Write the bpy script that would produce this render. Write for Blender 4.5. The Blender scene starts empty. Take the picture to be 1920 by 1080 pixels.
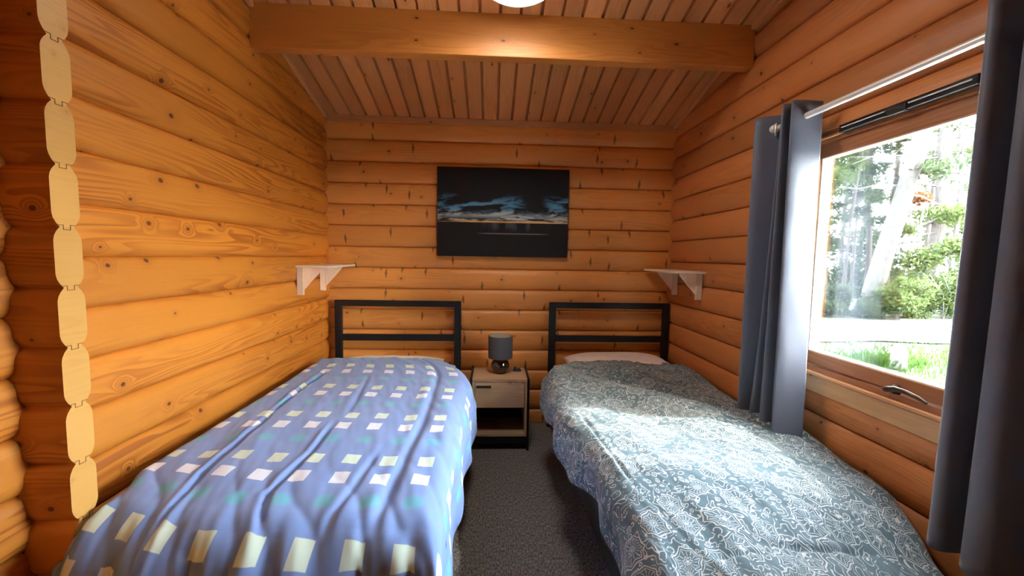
import bpy, bmesh, math, random
from math import sin, cos, pi, sqrt, exp, floor
from mathutils import Vector, Matrix, noise as mn

scene = bpy.context.scene
COL = scene.collection
random.seed(7)

# ------------------------------------------------------------------ camera
FPX, YAW, PITCH, ROLL = 762.6, 0.0497, -0.0771, 0.0168
CZ = 1.33                                   # eye height above the carpet
def cam_dir(a, b):
    cr, sr = cos(ROLL), sin(ROLL)
    u = cr*a + sr*b; v = -sr*a + cr*b
    cp, sp = cos(PITCH), sin(PITCH)
    y = cp*1.0 + sp*v; z = sp*1.0 - cp*v
    cy, sy = cos(YAW), sin(YAW)
    return Vector((cy*u + sy*y, -sy*u + cy*y, z))
fwd = cam_dir(0, 0)
right = cam_dir(1, 0) - fwd
up = fwd - cam_dir(0, 1)
camd = bpy.data.cameras.new('camera'); cam = bpy.data.objects.new('camera', camd); COL.objects.link(cam)
camd.sensor_width = 36.0; camd.lens = FPX/1920*36.0; camd.clip_start = 0.02; camd.clip_end = 400
R3 = Matrix((right.normalized(), up.normalized(), -fwd.normalized())).transposed()
cam.matrix_world = Matrix.Translation((0, 0, CZ)) @ R3.to_4x4()
scene.camera = cam

# ------------------------------------------------------------------ light, sky, exposure
scene.view_settings.view_transform = 'Standard'
scene.view_settings.look = 'None'
scene.view_settings.gamma = 1.0
scene.view_settings.use_curve_mapping = False
scene.view_settings.exposure = 1.78
world = bpy.data.worlds.new('sky'); scene.world = world; world.use_nodes = True
wn = world.node_tree; wn.nodes.clear()
wo = wn.nodes.new('ShaderNodeOutputWorld'); wb = wn.nodes.new('ShaderNodeBackground')
sk = wn.nodes.new('ShaderNodeTexSky'); sk.sky_type = 'NISHITA'; sk.sun_disc = False
sk.sun_elevation = math.radians(42); sk.sun_rotation = math.radians(135); sk.air_density = 1.6; sk.dust_density = 3.0; sk.ozone_density = 1.0
mixw = wn.nodes.new('ShaderNodeMix'); mixw.data_type = 'RGBA'; mixw.inputs[0].default_value = 0.45
mixw.inputs[7].default_value = (11, 12.2, 13.5, 1)
wn.links.new(sk.outputs[0], mixw.inputs[6]); wn.links.new(mixw.outputs[2], wb.inputs[0])
wb.inputs[1].default_value = 2.2
wn.links.new(wb.outputs[0], wo.inputs[0])
SUN_TRAVEL = Vector((-1.0, 0.37, -1.12)).normalized()
sd = bpy.data.lights.new('sun', 'SUN'); sd.energy = 21.0; sd.angle = math.radians(3.0); sd.color = (1.0, 0.96, 0.90)
sun = bpy.data.objects.new('sun', sd); COL.objects.link(sun)
sun.rotation_euler = SUN_TRAVEL.to_track_quat('-Z', 'Y').to_euler()
sun.location = (8, -6, 10)
LAMP_GLOW = 11.5

# ------------------------------------------------------------------ helpers
def link(o, parent=None):
    COL.objects.link(o)
    if parent is not None: o.parent = parent
    return o
def tag(o, label=None, cat=None, group=None, kind=None):
    if label: o['label'] = label
    if cat: o['category'] = cat
    if group: o['group'] = group
    if kind: o['kind'] = kind
    return o
def empty(name, loc=(0, 0, 0), rz=0.0, **k):
    o = bpy.data.objects.new(name, None); link(o); o.location = loc; o.rotation_euler = (0, 0, rz)
    o.empty_display_size = 0.05
    return tag(o, **k)

class MB:
    """collects faces with uv (metres, u along the grain)"""
    def __init__(s): s.v = []; s.f = []; s.uv = []; s.sm = []; s.mi = []
    def face(s, pts, uvs, smooth=False, mi=0):
        b = len(s.v); s.v += [tuple(p) for p in pts]
        s.f.append(tuple(range(b, b+len(pts)))); s.uv += list(uvs); s.sm.append(smooth); s.mi.append(mi)
    def grid(s, P, UV, smooth=True, mi=0, closed_u=False):
        n, m = len(P), len(P[0]); b = len(s.v)
        for row in P: s.v += [tuple(p) for p in row]
        for i in range(n-1):
            for j in range(m-1):
                s.f.append((b+i*m+j, b+(i+1)*m+j, b+(i+1)*m+j+1, b+i*m+j+1))
                s.uv += [UV[i][j], UV[i+1][j], UV[i+1][j+1], UV[i][j+1]]; s.sm.append(smooth); s.mi.append(mi)
    def box(s, lo, hi, g='x', off=None, mi=0):
        off = off if off is not None else random.random()*40
        bo = floor(random.random()*200)
        x0, y0, z0 = lo; x1, y1, z1 = hi
        gi = 'xyz'.index(g)
        c = [(x0,y0,z0),(x1,y0,z0),(x1,y1,z0),(x0,y1,z0),(x0,y0,z1),(x1,y0,z1),(x1,y1,z1),(x0,y1,z1)]
        for k, fc in enumerate([(0,3,2,1),(4,5,6,7),(0,1,5,4),(2,3,7,6),(1,2,6,5),(3,0,4,7)]):
            pts = [c[i] for i in fc]
            ax = [2, 2, 1, 1, 0, 0][k]
            oth = [a for a in (0, 1, 2) if a != ax]
            ua = gi if gi in oth else oth[0]
            va = [a for a in oth if a != ua][0]
            mnv = min(p[va] for p in pts)
            s.face(pts, [(p[ua]+off, bo+k*2+(p[va]-mnv)+.1) for p in pts], mi=mi)
    def lathe(s, prof, c=(0, 0, 0), n=40, axis='z', smooth=True, mi=0):
        P = []; UV = []
        for i in range(n+1):
            a = 2*pi*i/n; row = []; ur = []
            for k, (r, h) in enumerate(prof):
                if axis == 'z': p = (c[0]+r*cos(a), c[1]+r*sin(a), c[2]+h)
                elif axis == 'y': p = (c[0]+r*cos(a), c[1]+h, c[2]+r*sin(a))
                else: p = (c[0]+h, c[1]+r*cos(a), c[2]+r*sin(a))
                row.append(p); ur.append((i/n, k*.05))
            P.append(row); UV.append(ur)
        s.grid(P, UV, smooth, mi)
    def tube(s, pts, rads, n=10, cap=True, smooth=True, mi=0):
        pts = [Vector(p) for p in pts]
        if not hasattr(rads, '__len__'): rads = [rads]*len(pts)
        P = []; UV = []; L = 0; ref = None
        for i, p in enumerate(pts):
            t = (pts[min(i+1, len(pts)-1)] - pts[max(i-1, 0)]).normalized()
            if ref is None:
                ref = t.orthogonal().normalized()
            ref = (ref - t*ref.dot(t)).normalized()
            b = t.cross(ref)
            if i: L += (p-pts[i-1]).length
            P.append([p + (ref*cos(2*pi*k/n) + b*sin(2*pi*k/n))*rads[i] for k in range(n+1)])
            UV.append([(L, k/n*rads[0]*6) for k in range(n+1)])
        s.grid(P, UV, smooth, mi)
        if cap:
            for row in (P[0], P[-1]):
                s.face(row[:-1], [(0, 0)]*n, False, mi)
    def build(s, name, mats, parent=None, bevel=0.0, merge=False, **k):
        me = bpy.data.meshes.new(name); me.from_pydata(s.v, [], s.f)
        ul = me.uv_layers.new(name='UVMap')
        ul.data.foreach_set('uv', [c for u in s.uv for c in u])
        me.polygons.foreach_set('use_smooth', s.sm)
        me.polygons.foreach_set('material_index', s.mi)
        if not isinstance(mats, (list, tuple)): mats = [mats]
        for m in mats: me.materials.append(m)
        if merge or bevel:
            bm = bmesh.new(); bm.from_mesh(me); bmesh.ops.remove_doubles(bm, verts=bm.verts, dist=1e-5)
            bmesh.ops.recalc_face_normals(bm, faces=bm.faces); bm.to_mesh(me); bm.free()
        o = bpy.data.objects.new(name, me); link(o, parent)
        if bevel:
            md = o.modifiers.new('bevel', 'BEVEL'); md.width = bevel; md.segments = 2; md.limit_method = 'ANGLE'
        return tag(o, **k)

# ------------------------------------------------------------------ materials
class NT:
    def __init__(s, name):
        s.m = bpy.data.materials.new(name); s.m.use_nodes = True; s.t = s.m.node_tree; s.t.nodes.clear()
        s.out = s.t.nodes.new('ShaderNodeOutputMaterial'); s.bs = s.t.nodes.new('ShaderNodeBsdfPrincipled')
        s.t.links.new(s.bs.outputs[0], s.out.inputs[0])
    def n(s, typ, **k):
        o = s.t.nodes.new('ShaderNode'+typ)
        for a, b in k.items(): setattr(o, a, b)
        return o
    def put(s, sock, val):
        if isinstance(val, bpy.types.NodeSocket): s.t.links.new(val, sock)
        elif val is not None: sock.default_value = val
    def M(s, op, a, b=None, c=None, clamp=False):
        o = s.n('Math', operation=op); o.use_clamp = clamp
        s.put(o.inputs[0], a)
        if b is not None: s.put(o.inputs[1], b)
        if c is not None: s.put(o.inputs[2], c)
        return o.outputs[0]
    def ss(s, x, a, b, lo=0.0, hi=1.0):
        o = s.n('MapRange', interpolation_type='SMOOTHSTEP'); s.put(o.inputs[0], x)
        for i, v in ((1, a), (2, b), (3, lo), (4, hi)): s.put(o.inputs[i], v)
        return o.outputs[0]
    def comb(s, x, y, z=0.0):
        o = s.n('CombineXYZ'); s.put(o.inputs[0], x); s.put(o.inputs[1], y); s.put(o.inputs[2], z); return o.outputs[0]
    def uv(s):
        o = s.n('UVMap'); q = s.n('SeparateXYZ'); s.t.links.new(o.outputs[0], q.inputs[0]); return q.outputs[0], q.outputs[1]
    def obj(s):
        o = s.n('TexCoord'); q = s.n('SeparateXYZ'); s.t.links.new(o.outputs['Object'], q.inputs[0]); return o.outputs['Object'], q.outputs[0], q.outputs[1], q.outputs[2]
    def noise(s, vec, scale=1.0, detail=2.0, rough=.5, dist=0.0, col=False):
        o = s.n('TexNoise'); s.put(o.inputs['Vector'], vec); o.inputs['Scale'].default_value = scale
        o.inputs['Detail'].default_value = detail; o.inputs['Roughness'].default_value = rough; o.inputs['Distortion'].default_value = dist
        return o.outputs[1] if col else o.outputs[0]
    def vor(s, vec, scale=1.0, feature='F1', rnd=1.0, dim='3D'):
        o = s.n('TexVoronoi', feature=feature, voronoi_dimensions=dim); s.put(o.inputs['Vector'], vec); o.inputs['Scale'].default_value = scale
        o.inputs['Randomness'].default_value = rnd
        return o
    def mix(s, f, a, b, bt='MIX'):
        o = s.n('Mix', data_type='RGBA', blend_type=bt); s.put(o.inputs[0], f)
        s.put(o.inputs[6], a if isinstance(a, bpy.types.NodeSocket) else (*a, 1)); s.put(o.inputs[7], b if isinstance(b, bpy.types.NodeSocket) else (*b, 1))
        return o.outputs[2]
    def bump(s, h, strength=.2, dist=.002):
        o = s.n('Bump'); o.inputs['Strength'].default_value = strength; o.inputs['Distance'].default_value = dist
        s.put(o.inputs['Height'], h); s.put(s.bs.inputs['Normal'], o.outputs[0])
    def set(s, base=None, rough=None, metal=None, **k):
        if base is not None: s.put(s.bs.inputs['Base Color'], base if isinstance(base, bpy.types.NodeSocket) else (*base, 1))
        if rough is not None: s.put(s.bs.inputs['Roughness'], rough)
        if metal is not None: s.put(s.bs.inputs['Metallic'], metal)
        for a, b in k.items(): s.put(s.bs.inputs[a], b)
        return s.m

def plain(name, base, rough=.5, metal=0.0, var=.12, scale=30, bump=.0, **k):
    t = NT(name); o, x, y, z = t.obj()
    n = t.noise(o, scale, 4, .6)
    f = t.M('MULTIPLY', t.M('SUBTRACT', n, .5), var*2)
    c = t.mix(1.0, base, t.n('CombineColor').outputs[0]) if False else None
    b = t.n('Mix', data_type='RGBA'); t.put(b.inputs[0], n)
    b.inputs[6].default_value = tuple(max(0, v*(1-var)) for v in base)+(1,)
    b.inputs[7].default_value = tuple(min(1, v*(1+var)) for v in base)+(1,)
    if bump: t.bump(n, bump, .002)
    return t.set(b.outputs[2], rough, metal, **k)

def wood(name, base, dark, light, knot=1.0, ku=5.0, kv=6.2, kthr=.45, ksize=.045, lines=9.0, lam=.5, rough=.42, varb=.16, spike=False, kcol=(.085, .022, .005)):
    """pine: uv in metres, u along the grain, integer part of v = board"""
    t = NT(name); u, v = t.uv()
    bd = t.M('FLOOR', v); w = t.n('TexWhiteNoise', noise_dimensions='1D'); t.put(w.inputs['W'], bd)
    rb = w.outputs[0]
    vf = t.M('SUBTRACT', v, bd)
    zo = t.M('MULTIPLY', bd, 3.71)
    uo = t.M('ADD', u, t.M('MULTIPLY', rb, 37.0))
    # knots
    kn = t.vor(t.comb(t.M('MULTIPLY', uo, ku), t.M('MULTIPLY', t.M('ADD', vf, t.M('MULTIPLY', bd, 1.0)), kv)), 1.0, dim='2D')
    kd = kn.outputs['Distance']; kc = t.n('SeparateColor'); t.t.links.new(kn.outputs['Color'], kc.inputs[0])
    has = t.M('GREATER_THAN', kc.outputs[0], kthr)
    ks = t.M('MULTIPLY', t.M('ADD', t.M('MULTIPLY', kc.outputs[1], .9), .45), ksize)
    kn2 = t.M('DIVIDE', kd, ks)                    # 1 at the knot's rim
    halo = t.M('MULTIPLY', has, t.M('EXPONENT', t.M('MULTIPLY', t.M('POWER', t.M('MULTIPLY', kn2, .33), 2.0), -1.0)))
    core = t.M('MULTIPLY', has, t.ss(kn2, 1.15, .8))
    # grain field
    low = t.noise(t.comb(t.M('MULTIPLY', uo, .75), t.M('MULTIPLY', vf, 9.0), zo), 1.0, 2.0, .45)
    fld = t.M('ADD', t.M('ADD', t.M('MULTIPLY', low, 1.6), t.M('MULTIPLY', vf, 2.6)), t.M('MULTIPLY', halo, .35))
    saw = t.M('FRACT', t.M('MULTIPLY', fld, lines))
    ln = t.M('MULTIPLY', t.ss(saw, .25, .82), t.ss(saw, 1.0, .9))
    fine = t.noise(t.comb(t.M('MULTIPLY', uo, 4.0), t.M('MULTIPLY', vf, 240.0), zo), 1.0, 3.0, .6)
    patch = t.noise(t.comb(t.M('MULTIPLY', uo, 1.3), t.M('MULTIPLY', vf, 5.0), zo), 1.0, 2.0, .5)
    lamt = t.M('MULTIPLY', ln, t.M('MULTIPLY', t.ss(patch, .35, .7), lam))
    c = t.mix(t.M('MULTIPLY', fine, .8), base, light)
    c = t.mix(lamt, c, dark)
    c = t.mix(t.M('MULTIPLY', halo, .35), c, dark)
    c = t.mix(t.M('MULTIPLY', core, .9*knot), c, kcol)
    if spike:
        sp = t.vor(t.comb(t.M('ADD', t.M('MULTIPLY', uo, 6.5), t.M('MULTIPLY', t.noise(t.comb(u, t.M('MULTIPLY', v, 12.0)), 3.0), .10)), t.M('ADD', t.M('MULTIPLY', vf, 8.0), zo)), 1.0, dim='2D')
        sc = t.n('SeparateColor'); t.t.links.new(sp.outputs['Color'], sc.inputs[0])
        pos = t.n('SeparateXYZ'); t.t.links.new(sp.outputs['Position'], pos.inputs[0])
        dx = t.M('ABSOLUTE', t.M('SUBTRACT', t.M('ADD', t.M('MULTIPLY', uo, 6.5), t.M('MULTIPLY', t.noise(t.comb(u, t.M('MULTIPLY', v, 12.0)), 3.0), .10)), pos.outputs[0]))
        dy = t.M('ABSOLUTE', t.M('SUBTRACT', t.M('ADD', t.M('MULTIPLY', vf, 8.0), zo), pos.outputs[1]))
        wdt = t.M('MULTIPLY', t.M('SUBTRACT', .40, dy), .19)
        ms = t.M('MULTIPLY', t.ss(t.M('SUBTRACT', wdt, dx), 0.0, .02), t.M('GREATER_THAN', sc.outputs[0], .70))
        c = t.mix(t.M('MULTIPLY', ms, .75), c, (.12, .035, .008))
    hs = t.n('HueSaturation'); t.t.links.new(c, hs.inputs['Color'])
    t.put(hs.inputs['Value'], t.M('ADD', t.M('MULTIPLY', t.M('SUBTRACT', rb, .5), varb*2), 1.0))
    t.put(hs.inputs['Hue'], t.M('ADD', t.M('MULTIPLY', t.M('SUBTRACT', kc.outputs[2], .5), 0.0), .5))
    hs.inputs['Saturation'].default_value = 1.0
    t.bump(t.M('SUBTRACT', t.M('MULTIPLY', fine, .3), t.M('MULTIPLY', ln, .4)), .12, .001)
    return t.set(hs.outputs[0], t.M('ADD', rough, t.M('MULTIPLY', fine, .12)))

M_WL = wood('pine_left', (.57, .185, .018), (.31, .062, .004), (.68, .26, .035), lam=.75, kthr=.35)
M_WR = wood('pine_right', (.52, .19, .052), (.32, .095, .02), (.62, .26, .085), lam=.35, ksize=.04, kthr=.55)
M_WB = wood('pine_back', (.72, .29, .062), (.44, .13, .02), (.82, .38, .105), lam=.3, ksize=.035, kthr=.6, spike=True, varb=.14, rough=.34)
M_CEIL = wood('pine_ceiling', (.64, .27, .085), (.42, .14, .03), (.75, .37, .14), lam=.35, ku=4, kv=8, kthr=.7, varb=.15)
M_BEAM = wood('pine_beam', (.52, .19, .032), (.34, .09, .010), (.64, .265, .06), lam=.4, ku=4.5, kv=9, kthr=.6, ksize=.05)
M_TRIM = wood('pine_trim', (.60, .28, .11), (.42, .16, .05), (.70, .36, .16), lam=.25, kthr=.8)
M_END = wood('pine_end_grain', (.66, .33, .075), (.52, .22, .04), (.74, .40, .11), lam=.22, knot=.15, ku=9, kv=9, kthr=.7, varb=.08)
M_SHELF = wood('raw_pine', (.86, .66, .47), (.70, .44, .26), (.90, .76, .60), lam=.3, lines=14, kthr=.9, rough=.6)
M_WIN = wood('window_mahogany_stain', (.40, .15, .048), (.22, .06, .014), (.50, .21, .07), lam=.45, kthr=.95)
M_SILL = wood('sill_pine', (.60, .34, .14), (.46, .22, .07), (.70, .44, .21), lam=.35, kthr=.7)
M_NS = wood('rustic_oak', (.50, .29, .17), (.24, .115, .06), (.70, .54, .33), lam=.6, lines=7, ku=4, kv=5, kthr=.6, ksize=.05, varb=.25, rough=.5, kcol=(.10, .05, .03))

M_BLACK = plain('black_metal', (.012, .014, .018), .33, 0.3, .1)
M_DARKIN = plain('dark_board', (.02, .017, .015), .7)
M_CHROME = plain('smoked_chrome', (.13, .12, .115), .14, 1.0, .05)
M_STEEL = plain('brushed_steel', (.80, .80, .79), .42, .35, .05)
M_BRONZE = plain('bronze', (.10, .065, .045), .32, .9, .2)
M_SHADE = plain('lamp_shade_fabric', (.075, .078, .09), .85, 0, .15, 200, .2)
M_SHADEIN = plain('lamp_shade_lining', (.55, .5, .42), .8)
M_GROOVE = plain('groove_shadow_gap', (.26, .12, .035), .9)
M_WHITEP = plain('white_plastic', (.8, .8, .78), .4)
M_BLKP = plain('black_plastic', (.015, .015, .016), .35)
M_SEAL = plain('pale_glazing_seal', (.62, .62, .52), .5)

def fabric(name, base, rough=.85, weave=900, sheen=.2, bs=.15):
    t = NT(name); u, v = t.uv()
    a = t.M('SINE', t.M('MULTIPLY', u, weave)); b = t.M('SINE', t.M('MULTIPLY', v, weave))
    n = t.noise(t.comb(u, v), 60, 4, .6)
    t.bump(t.M('ADD', t.M('MULTIPLY', t.M('MULTIPLY', a, b), .3), n), bs, .001)
    c = t.mix(n, tuple(x*.88 for x in base), tuple(x*1.1 for x in base))
    return t.set(c, rough, **{'Sheen Weight': sheen})
M_SHEET = fabric('cream_sheet', (.84, .73, .66))
def curtain_mat():
    t = NT('slate_curtain'); u, v = t.uv()
    n = t.noise(t.comb(t.M('MULTIPLY', u, 1), v), 90, 3, .6)
    c = t.mix(n, (.115, .135, .19), (.14, .165, .225))
    t.bump(n, .08, .001)
    t.set(c, .55, **{'Sheen Weight': .35, 'Sheen Roughness': .4})
    return t.m
M_CURT = curtain_mat()

def duvet_blue():
    t = NT('blue_squares_duvet'); u, v = t.uv()          # u: x metres, v: y metres (on the cloth)
    def band(x, c0, per, half, soft=.0015):
        f = t.M('SUBTRACT', t.M('FRACT', t.M('ADD', t.M('DIVIDE', t.M('SUBTRACT', x, c0), per), .5)), .5)
        return t.ss(t.M('MULTIPLY', t.M('ABSOLUTE', f), per), half+soft, half-soft)
    colm = band(u, -1.00, .13, .0265)
    r1 = band(v, 1.015, .387, .031); r2 = band(v, 0.903, .387, .031)
    base = t.mix(t.noise(t.comb(u, v), 7, 3), (.18, .28, .58), (.215, .325, .64))
    # soft turquoise dots between the pairs
    fu = t.M('SUBTRACT', t.M('FRACT', t.M('ADD', t.M('DIVIDE', t.M('ADD', u, 1.0), .13), .5)), .5)
    fv = t.M('SUBTRACT', t.M('FRACT', t.M('ADD', t.M('DIVIDE', t.M('SUBTRACT', v, 1.168), .387), .5)), .5)
    d = t.M('SQRT', t.M('ADD', t.M('POWER', t.M('MULTIPLY', fu, .13), 2.0), t.M('POWER', t.M('MULTIPLY', fv, .387), 2.0)))
    dot = t.M('MULTIPLY', t.ss(d, .042, .018), t.M('ADD', .35, t.M('MULTIPLY', t.noise(t.comb(u, v), 30, 3, .7), .6)))
    c = t.mix(dot, base, (.12, .50, .56))
    c = t.mix(t.M('MULTIPLY', colm, r1), c, (.62, .74, .62))
    c = t.mix(t.M('MULTIPLY', colm, r2), c, (.74, .77, .86))
    t.bump(t.noise(t.comb(u, v), 300, 2), .06, .001)
    return t.set(c, .75, **{'Sheen Weight': .15})
M_DUVB = duvet_blue()

def duvet_paisley():
    t = NT('paisley_duvet'); u, v = t.uv()
    P = t.comb(u, v)
    wp = t.n('VectorMath', operation='MULTIPLY_ADD'); t.put(wp.inputs[0], t.noise(P, 7, 2, .5, col=True)); wp.inputs[1].default_value = (.07, .07, 0); t.put(wp.inputs[2], P)
    W = wp.outputs[0]
    def cell(scale, rnd=1.0):
        a = t.vor(W, scale, dim='2D', rnd=rnd); dl = t.n('VectorMath', operation='SUBTRACT'); t.put(dl.inputs[0], W); t.put(dl.inputs[1], a.outputs['Position'])
        q = t.n('SeparateXYZ'); t.put(q.inputs[0], dl.outputs[0]); kc = t.n('SeparateColor'); t.put(kc.inputs[0], a.outputs['Color'])
        ang = t.M('ADD', t.M('ARCTAN2', q.outputs[1], q.outputs[0]), t.M('MULTIPLY', kc.outputs[1], 6.28))
        return a.outputs['Distance'], ang, kc.outputs[0], kc.outputs[2]
    def line(x, c, w): return t.ss(t.M('ABSOLUTE', t.M('SUBTRACT', x, c)), w, w*.45)
    # flower medallions: scalloped outlines, a fan of petals, a heart
    d, ang, k0, k1 = cell(9.6, .85)
    asym = t.M('MULTIPLY', t.M('COSINE', ang), t.M('MULTIPLY', k1, .14))
    rr = t.M('ADD', t.M('ADD', d, asym), t.M('MULTIPLY', t.M('ABSOLUTE', t.M('SINE', t.M('MULTIPLY', ang, 4.0))), .07))
    out = t.M('ADD', line(rr, .46, .026), line(rr, .38, .014))
    out = t.M('ADD', out, line(rr, .15, .022))
    pet = t.M('MULTIPLY', t.ss(t.M('ABSOLUTE', t.M('SINE', t.M('MULTIPLY', ang, 8.0))), .42, .15), t.M('MULTIPLY', t.ss(rr, .18, .21), t.ss(rr, .36, .33)))
    med = t.M('ADD', t.M('ADD', out, pet), t.ss(rr, .09, .06), clamp=True)
    inside = t.M('MULTIPLY', t.ss(rr, .49, .47), t.M('GREATER_THAN', k0, .30))
    # small curls and buds
    d2, ang2, j0, j1 = cell(33.0)
    r2 = t.M('ADD', d2, t.M('MULTIPLY', ang2, .035))
    cur = t.M('ADD', line(r2, .34, .065), t.M('MULTIPLY', line(r2, .16, .05), t.M('GREATER_THAN', j0, .4)), clamp=True)
    # running tendrils
    nz = t.noise(W, 14, 2, .55)
    ten = t.ss(t.M('ABSOLUTE', t.M('SUBTRACT', t.M('FRACT', t.M('MULTIPLY', nz, 10.0)), .5)), .13, .06)
    sel = t.ss(t.noise(P, 10, 2), .50, .53)
    g = t.M('ADD', t.M('MULTIPLY', cur, sel), t.M('MULTIPLY', ten, t.M('SUBTRACT', 1.0, sel)))
    li = t.M('ADD', t.M('MULTIPLY', med, inside), t.M('MULTIPLY', g, t.M('SUBTRACT', 1.0, inside)), clamp=True)
    base = t.mix(t.noise(P, 5, 2), (.055, .11, .135), (.085, .15, .175))
    c = t.mix(t.M('MULTIPLY', li, .85), base, (.66, .68, .66))
    t.bump(t.noise(P, 300, 2), .06, .001)
    return t.set(c, .7, **{'Sheen Weight': .2})
M_DUVP = duvet_paisley()

def carpet_mat():
    t = NT('grey_brown_carpet'); o, x, y, z = t.obj()
    n1 = t.noise(t.comb(t.M('MULTIPLY', x, 150.0), t.M('MULTIPLY', y, 60.0)), 1.0, 3, .7)
    n2 = t.noise(o, 420, 2, .6)
    c = t.mix(t.ss(n1, .35, .68), (.075, .068, .064), (.38, .34, .31))
    c = t.mix(t.M('MULTIPLY', t.ss(n2, .4, .7), .5), c, (.20, .175, .16))
    t.bump(t.M('ADD', n1, n2), .7, .004)
    return t.set(c, .95)
M_CARPET = carpet_mat()

def glass_mat():
    t = NT('window_glass'); tr = t.n('BsdfTransparent'); gl = t.n('BsdfGlossy'); gl.inputs['Roughness'].default_value = .02
    tr.inputs[0].default_value = (.97, .985, .975, 1)
    fr = t.n('Fresnel'); fr.inputs[0].default_value = 1.45
    mx = t.n('MixShader'); t.put(mx.inputs[0], t.M('MULTIPLY', fr.outputs[0], .8)); t.put(mx.inputs[1], tr.outputs[0]); t.put(mx.inputs[2], gl.outputs[0])
    t.t.links.new(mx.outputs[0], t.out.inputs[0]); return t.m
M_GLASS = glass_mat()

def emit_mat():
    t = NT('glowing_diffuser'); t.set((.9, .9, .88), .4, **{'Emission Color': (1.0, .93, .84, 1), 'Emission Strength': LAMP_GLOW}); return t.m
M_GLOW = emit_mat()

def picture_mat():
    t = NT('night_seascape_print'); u, v = t.uv()         # 0..1
    P = t.comb(t.M('MULTIPLY', u, 1.5), v)
    hz = .385
    h = t.M('SUBTRACT', v, hz)
    hh = t.M('MAXIMUM', h, 0.0)
    wx = t.M('ADD', u, t.M('MULTIPLY', hh, -.55))
    c1 = t.noise(t.comb(t.M('MULTIPLY', wx, 4.2), t.M('MULTIPLY', v, 10.5), 2.2), 1.0, 6, .58, .5)
    c2 = t.noise(t.comb(t.M('MULTIPLY', u, 6.0), t.M('MULTIPLY', v, 42.0), 5.0), 1.0, 5, .6, .4)
    near = t.ss(hh, .20, .03)
    bank = t.M('ADD', t.M('MULTIPLY', t.ss(c2, .40, .52), near), 0.0)
    win = t.M('MULTIPLY', t.ss(hh, .34, .22), t.M('SUBTRACT', 1.0, t.M('MULTIPLY', t.ss(t.M('ABSOLUTE', t.M('SUBTRACT', u, .74)), .16, .04), t.ss(hh, .10, .16))))
    high = t.M('MULTIPLY', t.ss(c1, .45, .58), win)
    m = t.M('MAXIMUM', t.M('MULTIPLY', bank, t.ss(t.M('ADD', hh, t.M('MULTIPLY', t.M('SUBTRACT', c1, .5), .5)), .11, .05)), t.M('MULTIPLY', high, t.ss(hh, .03, .10)))
    skyc = t.mix(t.ss(hh, .07, .17), (.50, .58, .60), (.10, .30, .50))
    skyc = t.mix(t.ss(hh, .05, .01), skyc, (.62, .48, .32))
    c = t.mix(m, (.010, .010, .012), skyc)
    # sunset strip
    band = t.M('MULTIPLY', t.ss(hh, .022, .006), t.ss(hh, .0, .002))
    c = t.mix(t.M('MULTIPLY', band, t.ss(t.M('ABSOLUTE', t.M('SUBTRACT', u, .52)), .56, .15)), c, (.85, .42, .06))
    # water
    wat = t.noise(t.comb(t.M('MULTIPLY', u, 12.0), t.M('MULTIPLY', v, 2.0)), 1, 2)
    wl = t.M('MULTIPLY', t.M('MULTIPLY', t.ss(wat, .45, .7), t.ss(h, -.12, -.02)), t.ss(t.M('ABSOLUTE', t.M('SUBTRACT', u, .6)), .35, .1))
    wc = t.mix(wl, (.011, .011, .013), (.07, .10, .13))
    foam = t.M('MULTIPLY', t.ss(t.M('ABSOLUTE', t.M('ADD', h, .125)), .010, .002), t.ss(t.M('ABSOLUTE', t.M('SUBTRACT', u, .58)), .30, .18))
    wc = t.mix(t.M('MULTIPLY', foam, .6), wc, (.30, .27, .26))
    c = t.mix(t.M('LESS_THAN', h, 0.0), c, wc)
    return t.set(c, .6, **{'Specular IOR Level': .25})
M_PIC = picture_mat()

# outdoors
def leaf_mat(name, a, b, tr=.45):
    t = NT(name); g = t.n('NewGeometry')
    c = t.mix(g.outputs['Random Per Island'], a, b)
    di = t.n('BsdfDiffuse'); tl = t.n('BsdfTranslucent'); t.put(di.inputs[0], c); t.put(tl.inputs[0], c)
    mx = t.n('MixShader'); mx.inputs[0].default_value = tr
    t.t.links.new(di.outputs[0], mx.inputs[1]); t.t.links.new(tl.outputs[0], mx.inputs[2]); t.t.links.new(mx.outputs[0], t.out.inputs[0])
    return t.m
M_LEAF = leaf_mat('fresh_green_leaves', (0.030, 0.050, 0.014), (0.077, 0.101, 0.042))
M_LEAF2 = leaf_mat('pine_green_needles', (0.021, 0.035, 0.018), (0.054, 0.071, 0.035))
M_LEAF3 = leaf_mat('browned_leaves', (0.089, 0.037, 0.015), (0.126, 0.059, 0.030))
M_GRASSB = leaf_mat('grass_blades', (0.022, 0.060, 0.010), (0.055, 0.095, 0.025))
def bark(name, a, b):
    t = NT(name); u, v = t.uv()
    n = t.noise(t.comb(t.M('MULTIPLY', u, 3.0), t.M('MULTIPLY', v, 14.0)), 1.6, 5, .65)
    t.bump(n, .6, .02)
    return t.set(t.mix(t.ss(n, .35, .65), a, b), .9)
M_BARKP = bark('pale_bark', (0.070, 0.062, 0.056), (0.135, 0.124, 0.113))
M_BARKD = bark('dark_bark', (0.026, 0.022, 0.021), (0.067, 0.056, 0.048))
M_BARKG = bark('grey_bark', (0.059, 0.057, 0.052), (0.126, 0.122, 0.115))
def ground_mat():
    t = NT('mossy_ground'); o, x, y, z = t.obj()
    n = t.noise(o, 1.3, 6, .65); n2 = t.noise(o, 14, 4, .7)
    c = t.mix(t.ss(n, .38, .6), (0.058, 0.055, 0.047), (0.026, 0.044, 0.018))
    c = t.mix(t.M('MULTIPLY', t.ss(n2, .5, .75), .6), c, (.15, .155, .12))
    t.bump(n2, .5, .03)
    return t.set(c, .95)
M_GROUND = ground_mat()
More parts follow.
